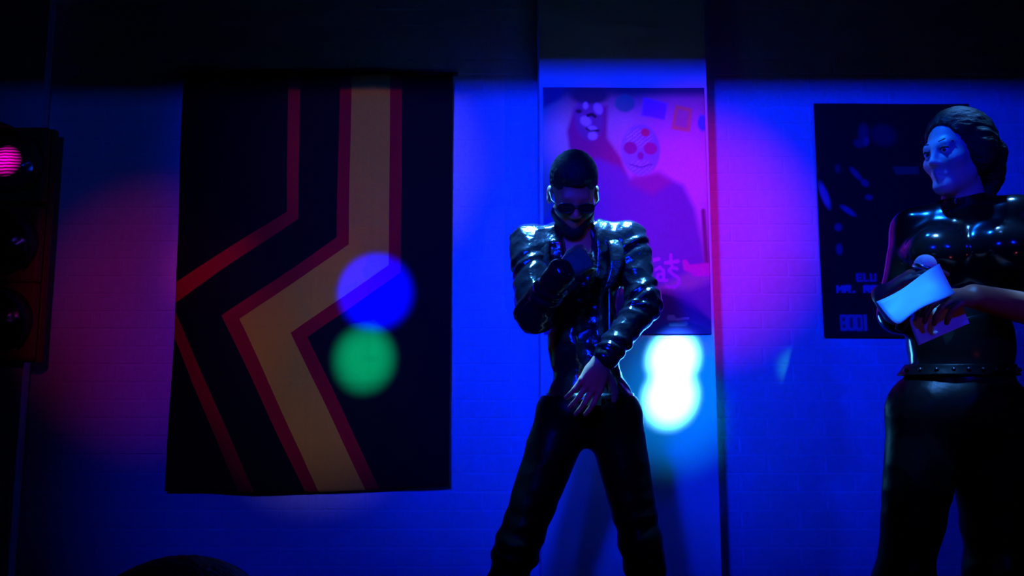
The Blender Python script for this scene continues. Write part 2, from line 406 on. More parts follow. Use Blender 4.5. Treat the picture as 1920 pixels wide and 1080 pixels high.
def wall(name, x0, x1, z1=2.78):
    base = box_obj(name, (x0, WALL_Y, 0), (x1, WALL_Y+0.2, z1), M['mortar']); tag(base, kind='structure')
    cand = []; rest = bmesh.new()
    for r in range(int(z1/CRS)):
        z = r*CRS + CRS/2
        xs = math.floor(x0/(BL+JT))*(BL+JT) + (0 if r % 2 else (BL+JT)/2) - (BL+JT)
        while xs < x1:
            a, b = max(xs, x0), min(xs+BL, x1); xs += BL+JT
            if b-a < 0.03: continue
            cx = (a+b)/2
            # pixel
            vy = WALL_Y; dv = (z-CAMZ)/vy; px = 960 + cx/vy*F
            py = 540 - F*math.tan(math.atan(dv)-PITCH)
            seen = -90 < px < 2010 and 120 < py < 1110 and not hidden(a, b, z-CRS/2, z+CRS/2)
            cand.append((seen, a, b, z, abs(px-960)))
    vis = sorted([c for c in cand if c[0]], key=lambda c: c[4])
    for c in vis[:300]:
        o_ = bpy.data.objects.new('brick', brick_mesh(c[2]-c[1])); COL.objects.link(o_); o_.parent = base
        o_.location = ((c[1]+c[2])/2, WALL_Y + random.uniform(-.0008, .0008), c[3])
        o_.rotation_euler = (random.uniform(-.006, .006), 0, random.uniform(-.004, .004))
    for c in vis[300:] + [c for c in cand if not c[0]]:
        add_box(rest, (c[1], WALL_Y-0.0024, c[3]-(CRS-JT)/2), (c[2], WALL_Y+.006, c[3]+(CRS-JT)/2))
    r_ = link('brick_remainder', bm_mesh('brick_remainder', rest), M['brick'], base); tag(r_, kind='stuff')
    return base
wall('wall_back_left', -4.2, PX0); wall('wall_back_right', PX1, 4.2)
o = box_obj('wall_pier', (PX0, PIER_Y, 0), (PX1, WALL_Y+.2, 2.78), M['plaster'], bev=0.004); tag(o, kind='structure')
o = box_obj('wall_pier_left', (-2.9, LP_Y, 0), (LPX, WALL_Y-.012, 2.78), M['plaster'], bev=0.004); tag(o, kind='structure')

# ================================================================== flag
def flag():
    nx, nz = 96, 144
    root = empty('banner_flag', (0.5*(flag_x0+flag_x1), WALL_Y-.035, flag_z0))
    ox, oy, oz = root.location
    verts, faces = [], []
    for j in range(nz+1):
        t = j/nz; z = flag_z0 + t*(flag_z1-flag_z0)
        for i in range(nx+1):
            s_ = i/nx
            bulge = (0.008*math.sin(math.pi*(1-t)) - .008*t)*(1-s_)
            x = flag_x0 + s_*(flag_x1-flag_x0) + bulge
            zz = z + (-.010*math.sin(math.pi*s_*.9) + .026*s_**2)*(1-t)
            y = 0.006*math.sin(x*9+z*2.1) + 0.004*math.sin(x*17-z*5) + .003*math.sin(z*11+x*3)
            for cx in (.08, .5, .72):                       # fold creases of a flag kept folded
                y -= 0.0035*math.exp(-((s_-cx)/.006)**2) + (.006*math.exp(-((s_-.72)/.03)**2) if cx == .72 and .3 < t < .48 else 0)
            for cz in (.25, .39, .51, .75):
                y -= 0.003*math.exp(-((t-cz)/.004)**2)
            y -= 0.010*math.exp(-((t-.33)/.08)**2)*math.exp(-((s_-.55)/.05)**2)
            verts.append((x-ox, WALL_Y-.035+y-oy, zz-oz))
    for j in range(nz):
        for i in range(nx):
            a = j*(nx+1)+i; faces.append((a, a+1, a+nx+2, a+nx+1))
    me = pmesh('cloth', verts, faces, True)
    m = bpy.data.materials.new('flag print'); m.use_nodes = True; nt = m.node_tree; b = nt.nodes['Principled BSDF']
    b.inputs['Roughness'].default_value = .85; b.inputs['Specular IOR Level'].default_value = .12
    geo = nt.nodes.new('ShaderNodeTexCoord'); sep = nt.nodes.new('ShaderNodeSeparateXYZ'); nt.links.new(geo.outputs['Object'], sep.inputs[0])
    def mth(op, a, c):
        n = nt.nodes.new('ShaderNodeMath'); n.operation = op
        for q, x in enumerate((a, c)):
            if isinstance(x, (int, float)): n.inputs[q].default_value = x
            else: nt.links.new(x, n.inputs[q])
        return n.outputs[0]
    def edge(p):          # p: four pixel corners from the top down -> 1 right of the line
        w_ = [P(a, c, WALL_Y-.035) for a, c in p]
        acc = w_[0][0]-ox
        out = None
        for q in range(3):
            mr = nt.nodes.new('ShaderNodeMapRange'); mr.clamp = True
            mr.inputs['From Min'].default_value = w_[q][2]-oz; mr.inputs['From Max'].default_value = w_[q+1][2]-oz
            mr.inputs['To Min'].default_value = 0; mr.inputs['To Max'].default_value = w_[q+1][0]-w_[q][0]
            nt.links.new(sep.outputs['Z'], mr.inputs['Value'])
            out = mr.outputs[0] if out is None else mth('ADD', out, mr.outputs[0])
        return mth('GREATER_THAN', sep.outputs['X'], mth('ADD', out, acc))
    E = [edge(p) for p in (
        [(540, 140), (537, 396), (292, 553), (448, 925)],
        [(563, 140), (558, 409), (322, 572), (479, 925)],
        [(638, 140), (631, 445), (417, 592), (573, 925)],
        [(660, 140), (654, 458), (450, 598), (598, 925)],
        [(732, 140), (729, 497), (545, 624), (688, 925)],
        [(754, 140), (752, 511), (577, 632), (715, 925)])]
    cols = [(.004, .004, .005), (.46, .006, .012), (.004, .004, .005), (.46, .006, .012), (.78, .36, .020), (.46, .006, .012), (.005, .005, .007)]
    cur = None
    for q, e in enumerate(E):
        mx = nt.nodes.new('ShaderNodeMix'); mx.data_type = 'RGBA'; nt.links.new(e, mx.inputs[0])
        if cur is None: mx.inputs[6].default_value = (*cols[0], 1)
        else: nt.links.new(cur, mx.inputs[6])
        mx.inputs[7].default_value = (*cols[q+1], 1); cur = mx.outputs[2]
    nt.links.new(cur, b.inputs['Base Color'])
    wv = nt.nodes.new('ShaderNodeTexNoise'); wv.inputs['Scale'].default_value = 350
    bp = nt.nodes.new('ShaderNodeBump'); bp.inputs['Strength'].default_value = .3; bp.inputs['Distance'].default_value = .002
    nt.links.new(geo.outputs['Object'], wv.inputs['Vector']); nt.links.new(wv.outputs['Fac'], bp.inputs['Height']); nt.links.new(bp.outputs[0], b.inputs['Normal'])
    c = link('cloth', me, m, root)
    sm = c.modifiers.new('thickness', 'SOLIDIFY'); sm.thickness = .0015
    bm = bmesh.new()
    me2 = tube_mesh('hanging_rod', [(flag_x0-ox-.02, .012, flag_z1-oz+.004), (flag_x1-ox+.02, .012, flag_z1-oz+.004)], .008)
    link('hanging_rod', me2, M['plastic'], root); bm.free()
    tag(root, 'black banner with red-edged yellow bent stripes hanging on the brick wall', 'banner')
flag()

# ================================================================== posters (flat print)
def ellm(X, Y, cx, cy, rx, ry, rot=0.0, soft=.15):
    c, s_ = math.cos(rot), math.sin(rot); u = ((X-cx)*c+(Y-cy)*s_)/rx; v = (-(X-cx)*s_+(Y-cy)*c)/ry
    return np.clip((1-np.sqrt(u*u+v*v))/soft+.5, 0, 1)
def polym(X, Y, pts, soft=2.0):
    ins = np.zeros(X.shape, bool); dmin = np.full(X.shape, 1e9)
    n = len(pts)
    for i in range(n):
        x1, y1 = pts[i]; x2, y2 = pts[(i+1) % n]
        if y1 != y2:
            c = ((y1 > Y) != (y2 > Y)) & (X < (x2-x1)*(Y-y1)/(y2-y1)+x1); ins ^= c
        L = (x2-x1)**2+(y2-y1)**2+1e-9
        t = np.clip(((X-x1)*(x2-x1)+(Y-y1)*(y2-y1))/L, 0, 1)
        dmin = np.minimum(dmin, np.hypot(X-x1-t*(x2-x1), Y-y1-t*(y2-y1)))
    return np.clip(np.where(ins, dmin, -dmin)/soft+.5, 0, 1)
def strokem(X, Y, pts, w_, soft=1.2):
    dmin = np.full(X.shape, 1e9)
    for i in range(len(pts)-1):
        x1, y1 = pts[i]; x2, y2 = pts[i+1]; L = (x2-x1)**2+(y2-y1)**2+1e-9
        t = np.clip(((X-x1)*(x2-x1)+(Y-y1)*(y2-y1))/L, 0, 1)
        dmin = np.minimum(dmin, np.hypot(X-x1-t*(x2-x1), Y-y1-t*(y2-y1)))
    return np.clip((w_-dmin)/soft+.5, 0, 1)
def poster(name, corners, Yd, nx, ny, paint, m, thick=.002):
    """corners: pixel x0, x1 (at mid height), y0, y1; a sheet with its print as a colour layer"""
    x0, x1, y0, y1 = corners; ym = (y0+y1)/2
    X0, X1 = P(x0, ym, Yd)[0], P(x1, ym, Yd)[0]; Z1, Z0 = P(x0, y0, Yd)[2], P(x0, y1, Yd)[2]
    root = empty(name, ((X0+X1)/2, Yd, Z0))
    u = np.linspace(0, 1, nx+1); v_ = np.linspace(0, 1, ny+1)
    U, V = np.meshgrid(u, v_)
    C = paint(x0+U*(x1-x0), y1-V*(y1-y0))
    curl = .004*np.sin(U*5+1)*np.sin(V*4+.5)
    Pv = np.stack([(U-.5)*(X1-X0), curl-.001, V*(Z1-Z0)], -1).reshape(-1, 3)
    ii, jj = np.meshgrid(np.arange(nx), np.arange(ny)); a = (jj*(nx+1)+ii).ravel()
    Q = np.stack([a, a+1, a+nx+2, a+nx+1], 1)
    me = make_mesh('printed_sheet', Pv, Q)
    at_ = me.color_attributes.new('print', 'FLOAT_COLOR', 'POINT')
    at_.data.foreach_set('color', np.concatenate([C.reshape(-1, 3), np.ones(((nx+1)*(ny+1), 1))], 1).astype(np.float32).ravel())
    c = link('printed_sheet', me, m, root)
    sm = c.modifiers.new('thickness', 'SOLIDIFY'); sm.thickness = thick; sm.offset = 1
    return root
def lay(C, mk, col, a=1.0):
    mk = (mk*a)[..., None]; return C*(1-mk) + np.array(col)*mk

def paint_centre(X, Y):
    rng = np.random.RandomState(3)
    gr = rng.rand(*X.shape)[..., None]
    t = np.clip((Y-165)/460, 0, 1)[..., None]; s_ = np.clip((X-1018)/308, 0, 1)[..., None]
    C = np.array([.42, .22, .20])*(1-t) + np.array([.55, .30, .42])*t + 0*s_
    C = lay(C, ellm(X, Y, 1270, 330, 110, 120, 0, 1.0), (.95, .40, .80), .9)
    C = lay(C, ellm(X, Y, 1040, 270, 60, 60, 0, 1.0), (.75, .85, .60), .9)
    C = lay(C, ellm(X, Y, 1165, 245, 55, 45, 0, 1.0), (.65, .50, .58), .9)
    C = lay(C, np.clip((186-Y)/14, 0, 1), (.05, .04, .12), .9)
    C = lay(C, polym(X, Y, [(1018, 165), (1062, 165), (1052, 188), (1018, 205)], 10), (.08, .06, .20))
    C = lay(C, ellm(X, Y, 1175, 195, 19, 17, 0, .3), (.04, .42, .26), .9)
    C = lay(C, polym(X, Y, [(1212, 184), (1257, 195), (1250, 227), (1206, 218)], 5), (.26, .10, .75))
    C = lay(C, polym(X, Y, [(1272, 197), (1303, 205), (1298, 251), (1262, 245)], 4), (.95, .40, .10), .8)
    C = lay(C, polym(X, Y, [(1277, 206), (1297, 211), (1292, 243), (1269, 237)], 4), (.62, .26, .40), .8)
    C = lay(C, ellm(X, Y, 1322, 233, 9, 16, 0, .4), (.10, .30, .80))
    # figure on the left: dark fringe, painted face, long red hair
    C = lay(C, polym(X, Y, [(1078, 205), (1064, 250), (1070, 300), (1110, 320), (1180, 345), (1165, 300), (1140, 262), (1142, 200)], 8), (.42, .03, .22))
    C = lay(C, ellm(X, Y, 1106, 224, 27, 42, -.1, .3), (.26, .10, .30))
    C = lay(C, ellm(X, Y, 1108, 180, 36, 17, 0, .4), (.05, .05, .10))
    for cx, cy, rx, ry, ro in ((1100, 230, 11, 9, .6), (1112, 245, 9, 6, 0), (1113, 258, 9, 8, 0), (1124, 206, 8, 11, -.4), (1100, 200, 5, 7, 0)):
        C = lay(C, ellm(X, Y, cx, cy, rx, ry, ro, .5), (.62, .62, .80))
    C = lay(C, strokem(X, Y, [(1104, 219), (1112, 217), (1118, 221)], 3), (.02, .02, .04))
    C = lay(C, ellm(X, Y, 1087, 211, 6, 4, 0, .5), (.03, .02, .06))
    C = lay(C, strokem(X, Y, [(1101, 244), (1108, 249), (1124, 248)], 1.8), (.03, .02, .06))
    # figure on the right: dark shirt and a painted skull mask
    C = lay(C, polym(X, Y, [(1120, 300), (1165, 318), (1182, 340), (1235, 330), (1282, 352), (1302, 395), (1315, 470), (1318, 500), (1100, 600), (1018, 560), (1018, 420), (1090, 330)], 12), (.26, .09, .42))
    C = lay(C, polym(X, Y, [(1190, 335), (1240, 325), (1262, 345), (1225, 370), (1180, 350)], 14), (.55, .06, .30), .7)
    C = lay(C, strokem(X, Y, [(1318, 400), (1322, 500)], 4, 4), (.32, .04, .16))
    C = lay(C, ellm(X, Y, 1203, 285, 37, 49, 0, .12), (.40, .36, .62))
    sp = (np.sin(X*1.1)*np.sin(Y*1.3)+np.sin(X*.63+Y*.8) > .55)*1.0
    C = lay(C, ellm(X, Y, 1201, 262, 26, 18, 0, .3)*sp, (.85, .85, .9), .8)
    C = lay(C, ellm(X, Y, 1203, 318, 24, 14, 0, .3)*sp, (.75, .72, .9), .8)
    C = lay(C, ellm(X, Y, 1184, 281, 13, 12, 0, .25), (.42, .02, .28)); C = lay(C, ellm(X, Y, 1222, 282, 13, 12, 0, .25), (.55, .02, .30))
    C = lay(C, ellm(X, Y, 1203, 296, 6, 8, 0, .4), (.42, .03, .32)); C = lay(C, ellm(X, Y, 1213, 251, 9, 8, 0, .4), (.75, .05, .18))
    C = lay(C, strokem(X, Y, [(1182, 312), (1203, 318), (1224, 312)], 1.3), (.2, .05, .35))
    # lower part: blue ink, gothic letters, strip
    C = lay(C, polym(X, Y, [(1000, 555), (1240, 548), (1290, 560), (1332, 600), (1332, 660), (1000, 660)], 14), (.012, .012, .26))
    C = lay(C, polym(X, Y, [(1240, 548), (1290, 545), (1332, 530), (1332, 600), (1300, 580)], 14), (.16, .03, .36), .8)
    ink = (.80, .10, .62)
    for st, w_ in (([(1222, 492), (1232, 490)], 3.5), ([(1255, 482), (1256, 500)], 3), ([(1245, 497), (1268, 494)], 3.5),
                   ([(1226, 510), (1234, 505), (1241, 511), (1241, 530), (1247, 529)], 2.8), ([(1241, 516), (1230, 519), (1229, 527), (1236, 530), (1241, 525)], 2.6),
                   ([(1266, 508), (1257, 505), (1251, 511), (1258, 518), (1268, 524), (1270, 534), (1260, 542), (1246, 540)], 3.0),
                   ([(1214, 470), (1216, 480)], 3)):
        C = lay(C, strokem(X, Y, st, w_), ink, .95)
    C = lay(C, polym(X, Y, [(1276, 492), (1284, 491), (1290, 500), (1318, 497), (1333, 497), (1333, 523), (1318, 521), (1298, 522), (1288, 514), (1278, 510)], 3), (.9, .05, .45))
    C = lay(C, strokem(X, Y, [(1250, 597), (1256, 597)], 5) + strokem(X, Y, [(1262, 600), (1284, 598)], 2) + strokem(X, Y, [(1252, 609), (1280, 608)], 3.5), (.10, .16, .5))
    return np.clip(C*(0.94+.12*gr), 0, 1)
o = poster('printed_poster', (1019, 1327, 165, 627), PIER_Y-.004, 154, 231, paint_centre, M['print_'])
tag(o, 'colourful poster with a skull-masked figure on the white pier behind the man', 'poster')
def paint_dark(X, Y):
    C = np.zeros(X.shape+(3,)) + np.array([.006, .007, .014])
    a = (.06, .06, .20); b2 = (.025, .03, .10)
    for cx, cy, rx, ry, ro, col in ((1627, 252, 10, 18, .1, b2), (1631, 268, 6, 9, .2, a), (1617, 272, 10, 8, .4, b2), (1665, 256, 24, 20, .2, (.012, .016, .06)),
                                    (1609, 330, 16, 5, .85, a), (1625, 347, 8, 6, .8, a), (1631, 374, 7, 5, .2, a), (1591, 399, 16, 5, .62, (.10, .10, .32)),
                                    (1548, 370, 25, 7, 1.25, (.2, .2, .45)), (1571, 430, 7, 7, 0, a), (1571, 471, 6, 10, 0, a), (1575, 320, 5, 8, 0, b2)):
        C = lay(C, ellm(X, Y, cx, cy, rx, ry, ro, .6), col)
    C = lay(C, polym(X, Y, [(1679, 316), (1728, 316), (1728, 330), (1685, 331)], 3), (.10, .11, .09))
    C = lay(C, ellm(X, Y, 1533, 322, 6, 10, 0, .6), (.30, .04, .04))
    def letters(txt, x, y, hgt, wd, th, col):
        nonlocal C
        glyph = {'E': [[(1, 0), (0, 0), (0, 1), (1, 1)], [(0, .5), (.8, .5)]], 'L': [[(0, 0), (0, 1), (1, 1)]], 'U': [[(0, 0), (0, 1), (1, 1), (1, 0)]],
                 'M': [[(0, 1), (0, 0), (.5, .6), (1, 0), (1, 1)]], 'R': [[(0, 1), (0, 0), (1, 0), (1, .5), (0, .5)], [(.4, .5), (1, 1)]],
                 '.': [[(.2, .95), (.3, .95)]], 'O': [[(0, 0), (1, 0), (1, 1), (0, 1), (0, 0)]], 'T': [[(0, 0), (1, 0)], [(.5, 0), (.5, 1)]], '1': [[(.5, 0), (.5, 1)]],
                 'B': [[(0, 0), (1, 0), (1, 1), (0, 1), (0, 0)], [(0, .5), (1, .5)]], ' ': []}
        for ch in txt:
            for st in glyph[ch]:
                C = lay(C, strokem(X, Y, [(x+p[0]*wd, y+p[1]*hgt) for p in st], th, 1.0), col)
            x += wd*(1.55 if ch != '.' else .9)
    letters('ELU', 1602, 517, 12, 8, 1.9, (.16, .16, .42)); letters('MR. R', 1564, 539, 11, 9, 2.1, (.25, .25, .55))
    letters('RUB', 1627, 539, 11, 9, 2.1, (.25, .25, .55))
    letters('BOO', 1568, 594, 24, 9, 2.4, (.22, .22, .42)); letters('1', 1608, 594, 24, 8, 3.2, (.22, .24, .42))
    letters('M', 1647, 601, 12, 10, 2.2, (.30, .34, .42))
    return C
o = poster('dark_poster', (1535, 1832, 195, 632), WALL_Y-.022, 150, 220, paint_dark, M['print_dark'])
tag(o, 'black poster with pale block lettering on the brick wall behind the woman', 'poster')
# ================================================================== traffic light
def traffic_light():
    hw = .145; y0 = 3.195; cx = P(80, 400, y0)[0]-hw; zc = [P(15, y_, y0-.02)[2] for y_ in (305, 455, 602)]
    pitch = (zc[0]-zc[2])/2
    root = empty('traffic_light', (cx, LP_Y, zc[2]-pitch/2)); O = np.array(root.location)
    b = box_obj('back_plate', (-hw, -.035, 0), (hw, 0, 3*pitch), M['housing'], root, .004)
    for q, z in enumerate(zc):
        zz = z-O[2]
        body = box_obj('lamp_body', (-hw+.004, y0-O[1], zz-pitch/2+.003), (hw-.004, -.035, zz+pitch/2-.003), M['housing'], root, .014)
        # lens: shallow ribbed dome
        seg, rings, r = 40, 10, .100
        vs_, fs = [(0, y0-O[1]-.030, zz)], []
        for i in range(1, rings+1):
            for k_ in range(seg):
                th = 2*math.pi*k_/seg; rr = r*i/rings
                rib = .0015*math.sin(rr*math.sin(th)*2*math.pi/.011)
                vs_.append((rr*math.cos(th), y0-O[1]-.030*math.cos(i/rings*math.pi/2)-.002-rib, zz+rr*math.sin(th)))
        for k_ in range(seg): fs.append((0, 1+(k_+1) % seg, 1+k_))
        for i in range(rings-1):
            for k_ in range(seg):
                a = 1+i*seg+k_; c = 1+i*seg+(k_+1) % seg; fs.append((a, c, c+seg, a+seg))
        ln = link('lens', pmesh('lens', vs_, fs, True), (M['lens_red'], M['lens_dark'], M['lens_green'])[q], body)
        if q == 0: ln['label'] = 'glowing magenta lens'
        # hood: an open tube cut away below, longer on top
        vs_, fs = [], []; sg = 40
        for ring, rad in ((0, .138), (1, .138), (1, .133), (0, .133)):
            for k_ in range(sg+1):
                th = math.radians(-50 + 280*k_/sg)
                ln_ = (.03 + .10*max(0, math.sin(th)*.55+.45)) * ring
                vs_.append((rad*math.cos(th), y0-O[1]-ln_, zz+rad*math.sin(th)))
        n1 = sg+1
        for a in range(4):
            b_ = (a+1) % 4
            for k_ in range(sg): fs.append((a*n1+k_, a*n1+k_+1, b_*n1+k_+1, b_*n1+k_))
        fs.append((0, n1, 2*n1, 3*n1)); fs.append((sg, 3*n1+sg, 2*n1+sg, n1+sg))
        link('visor', pmesh('visor', vs_, fs, True), M['plastic'], body)
        # bezel ring
        vs_, fs = [], []
        for i in range(40):
            th = 2*math.pi*i/40
            for j in range(8):
                ph = 2*math.pi*j/8; rr = .112+.014*math.cos(ph)
                vs_.append((rr*math.cos(th), y0-O[1]-.004+.009*math.sin(ph), zz+rr*math.sin(th)))
        for i in range(40):
            for j in range(8):
                fs.append((i*8+j, ((i+1) % 40)*8+j, ((i+1) % 40)*8+(j+1) % 8, i*8+(j+1) % 8))
        link('bezel', pmesh('bezel', vs_, fs, True), M['plastic'], body)
    tag(root, 'three-lamp traffic light with black hoods mounted at the left edge', 'traffic light')
traffic_light()
# glowing lens: banded emission of the ribbed lens
m = M['lens_red']; nt = m.node_tree; b = nt.nodes['Principled BSDF']
tc = nt.nodes.new('ShaderNodeTexCoord'); sp_ = nt.nodes.new('ShaderNodeSeparateXYZ'); nt.links.new(tc.outputs['Object'], sp_.inputs[0])
wv = nt.nodes.new('ShaderNodeTexWave'); wv.bands_direction = 'Z'; wv.inputs['Scale'].default_value = 24; wv.inputs['Distortion'].default_value = 2.0; wv.inputs['Detail'].default_value = 2
nt.links.new(tc.outputs['Object'], wv.inputs['Vector'])
gr = nt.nodes.new('ShaderNodeTexGradient'); gr.gradient_type = 'SPHERICAL'; mp = nt.nodes.new('ShaderNodeMapping')
nt.links.new(tc.outputs['Generated'], mp.inputs[0]); mp.inputs['Location'].default_value = (-1.36, 0, -1.62); mp.inputs['Scale'].default_value = (3.0, 0, 3.0)
nt.links.new(mp.outputs[0], gr.inputs[0])
mu = nt.nodes.new('ShaderNodeMath'); mu.operation = 'MULTIPLY'; nt.links.new(wv.outputs['Fac'], mu.inputs[0]); nt.links.new(gr.outputs['Fac'], mu.inputs[1])
mu2 = nt.nodes.new('ShaderNodeMath'); mu2.operation = 'MULTIPLY'; nt.links.new(mu.outputs[0], mu2.inputs[0]); mu2.inputs[1].default_value = 2.2
nt.links.new(mu2.outputs[0], b.inputs['Emission Strength']); b.inputs['Emission Color'].default_value = (1.0, 0.0, 0.62, 1)

# ================================================================== the man
def man():
    Yc = 2.53
    root = empty('person', (P(1080, 1290, 2.5)[0], 2.5, 0.0))
    hc = P(1075, 362, 2.43); fw = norm((0.02, -0.80, -0.62)); R = frame(fw)
    neck = P(1086, 445, 2.52); chest = P(1085, 510, Yc); belly = P(1097, 640, Yc); pelvis = P(1106, 755, Yc)
    sR, eR, wR = P(992, 458, 2.51), P(1003, 585, 2.37), P(1055, 508, 2.23)
    sL, eL, wL = P(1180, 452, 2.51), P(1208, 570, 2.43), P(1130, 676, 2.33)
    hR, kR, aR = P(1058, 778, Yc), P(968, 1030, 2.47), P(902, 1262, 2.52)
    hL, kL, aL = P(1150, 778, Yc), P(1204, 1030, 2.47), P(1236, 1262, 2.52)
    aR[2] = aL[2] = .10
    def torso(v, g, k=.05):
        v.ell(chest, (.128+g, .098+g, .15+g), k); v.ell(belly, (.104+g, .082+g, .16+g), k); v.ell(pelvis, (.122+g, .094+g, .10+g), k)
        v.cone(sR+np.array([.03, 0, -.01]), P(1085, 455, 2.53), .052+g, .060+g, k); v.cone(sL-np.array([.03, 0, .01]), P(1085, 455, 2.53), .052+g, .060+g, k)
    # one body
    v = Vol((-.22, 2.02, 0), (.62, 2.75, 1.80), .0036)
    torso(v, -.012)
    v.cone(P(1086, 455, 2.53), P(1079, 405, 2.48), .056, .052, .03)
    head(v, hc, R, .90)
    v.chain([sR, eR, wR], [.045, .038, .026], .02); v.chain([sL, eL, wL], [.045, .038, .026], .02)
    v.chain([hR, kR, aR], [.072, .048, .035], .03); v.chain([hL, kL, aL], [.072, .048, .035], .03)
    for a in (aR, aL): v.cone(a-np.array([0, .0, .05]), a+np.array([0, -.14, -.07]), .035, .028, .03)
    hand(v, wR, P(1092, 486, 2.24)-wR, (.30, .9, -.1), 1, curl=(55, 60, 35), thumb=(20, 25), s=.92)
    hand(v, wL, P(1098, 742, 2.31)-wL, (-.15, 1.0, .25), 1, curl=(16, 22, 14), thumb=(55, 25), s=1.02)
    body = vol_obj('body', v, M['skin'], root, 1)
    # hair: short crop with a peak on the forehead
    s = .9; L = lambda x, y, z: hc + s*(R[0]*x+R[1]*y+R[2]*z)
    v = Vol(hc-.16, hc+.16, .003)
    v.ell(L(0, -.020, .050), s*np.array([.083, .103, .094]), .01, R.T)
    v.ell(L(0, .02, .085), s*np.array([.062, .07, .055]), .03, R.T)
    v.ell(L(0, .085, -.045), s*np.array([.073, .075, .098]), .02, R.T, 'sub')
    for sx in (-1, 1): v.ell(L(sx*.075, .03, -.035), s*np.array([.03, .05, .06]), .02, R.T, 'sub'); v.ell(L(sx*.052, .098, .058), s*np.array([.030, .03, .022]), .015, R.T, 'sub')
    v.half(L(0, -.02, -.045), -R[2]-.35*R[1])
    vol_obj('hair', v, M['hair'], root, 1, lambda p: .0022*fbm(p, 90, 3))
    # beard shadow along the jaw
    v = Vol(hc-.16, hc+.16, .003)
    v.ell(L(0, .030, -.050), s*np.array([.068, .070, .086]), .02, R.T)
    for sx in (-1, 1): v.cone(L(sx*.048, .01, -.072), L(0, .064, -.110), s*.025, s*.025, .02)
    v.ell(L(0, .072, -.110), s*np.array([.031, .027, .026]), .02, R.T)
    v.half(L(0, .02, -.052), R[2]+.35*R[1])
    v.half(L(0, -.01, 0), -R[1])
    v.ell(L(0, .10, -.070), s*np.array([.030, .03, .014]), .01, R.T, 'sub')
    vol_obj('beard', v, M['hair'], root, 1, lambda p: .0012*fbm(p, 120, 5))
    # glasses
    g = empty('glasses', hc); g.parent = root; g.matrix_parent_inverse = root.matrix_world.inverted()
    for sx in (-1, 1):
        pts = []
        for i in range(21):
            th = 2*math.pi*i/20; cx = sx*.034+.026*math.copysign(abs(math.cos(th))**.7, math.cos(th)); cz = -.004+.017*math.copysign(abs(math.sin(th))**.7, math.sin(th))
            pts.append(L(cx, .116-.06*abs(cx), cz)-hc)
        link('rim', tube_mesh('rim', pts, .0022, 8, False), M['plastic'], g)
        ctr = sum(pts[:-1])/20
        gl = bpy.data.materials.get('dark lens') or mat('dark lens', (.008, .008, .01), .08, .5)
        link('lens', pmesh('lens', [ctr]+pts[:-1], [(0, 1+i, 1+(i+1) % 20) for i in range(20)]), gl, g)
        link('temple', tube_mesh('temple', [L(sx*.060, .112, .002)-hc, L(sx*.080, .07, .004)-hc, L(sx*.084, -.005, .006)-hc, L(sx*.084, -.03, -.012)-hc], .0022, 8), M['plastic'], g)
    link('bridge', tube_mesh('bridge', [L(-.009, .116, .002)-hc, L(0, .119, .006)-hc, L(.009, .116, .002)-hc], .002, 8), M['plastic'], g)
    # shirt
    v = Vol((-.12, 2.36, .75), (.50, 2.72, 1.56), .005); torso(v, -.004)
    v.ell(P(1084, 452, 2.44), (.048, .07, .055), .02, mode='sub')
    v.half(pelvis-np.array([0, 0, .02]), (0, 0, -1))
    vol_obj('shirt', v, M['shirt'], root, 2, lambda p: .006*fbm(p, 14, 9, True, (1, 1, 1.6)) + .003*fbm(p, 34, 2))
    # jacket
    v = Vol((-.22, 2.10, .78), (.62, 2.75, 1.62), .0045); torso(v, .012)
    v.cone(sR, eR, .062, .052, .03); v.cone(eR, wR+(eR-wR)*.06, .053, .038, .03)
    v.cone(sL, eL, .060, .048, .03); v.cone(eL, wL+(eL-wL)*.08, .049, .038, .03)
    v.cone(eR, eR+np.array([.0, 0, -.025]), .045, .035, .03)
    def carve(pts, rs):
        for i in range(len(pts)-1): v.cone(pts[i], pts[i+1], rs[i], rs[i+1], .008, 'sub')
    carve([P(1085, 440, 2.43), P(1098, 520, 2.385), P(1100, 620, 2.40), P(1105, 790, 2.39)], [.055, .052, .052, .055])
    v.cone(P(1085, 470, 2.53), P(1080, 380, 2.50), .064, .068, .01, 'sub')
    v.half(P(1106, 772, Yc), (0, 0, -1))
    def jw(p):
        out = .0035*fbm(p, 16, 4, True) + .0018*fbm(p, 40, 8)
        for a, b, wl in ((sR, eR, 62), (eR, wR, 70), (sL, eL, 60), (eL, wL, 66)):     # folds round the sleeves
            d = norm(b-a); t = (p-a)@d; r_ = np.linalg.norm(p-a-t[:, None]*d, axis=1)
            m_ = np.exp(-(np.maximum(r_-.065, 0)/.02)**2)*(t > -.02)*(t < np.linalg.norm(b-a)+.02)
            ph = p@np.cross(d, [0, 1, 0])
            out += m_*.0026*np.sin(t*2*np.pi*wl/4.2 + 34*ph + 2.5*np.sin(t*40+ph*20))
        return out
    jk = vol_obj('jacket', v, M['leather'], root, 1, jw)
    # collar and lapels
    C0 = np.array(root.location)
    for sx in (-1, 1):
        a = P(1085+sx*34, 425, 2.50); b_ = P(1085+sx*58, 462, 2.425); c = P(1092+sx*40, 545, 2.415)
        pts = [a, a+(b_-a)*.5+np.array([sx*.006, -.008, .0]), b_, (b_+c)/2+np.array([sx*.012, -.006, 0]), c]
        outer = [p+np.array([sx*w_, -.006+.006*i/4, -.012*i/4+h_]) for i, (p, w_, h_) in enumerate(zip(pts, (.020, .040, .050, .030, .004), (.012, .004, -.012, -.012, 0)))]
        vs_ = [q-C0 for q in pts+outer]; n = len(pts)
        me = pmesh('lapel', vs_, [(i, i+1, n+i+1, n+i) for i in range(n-1)], True)
        l_ = link('lapel', me, M['leather'], jk)
        l_.parent = jk
        md = l_.modifiers.new('s', 'SUBSURF'); md.levels = md.render_levels = 2
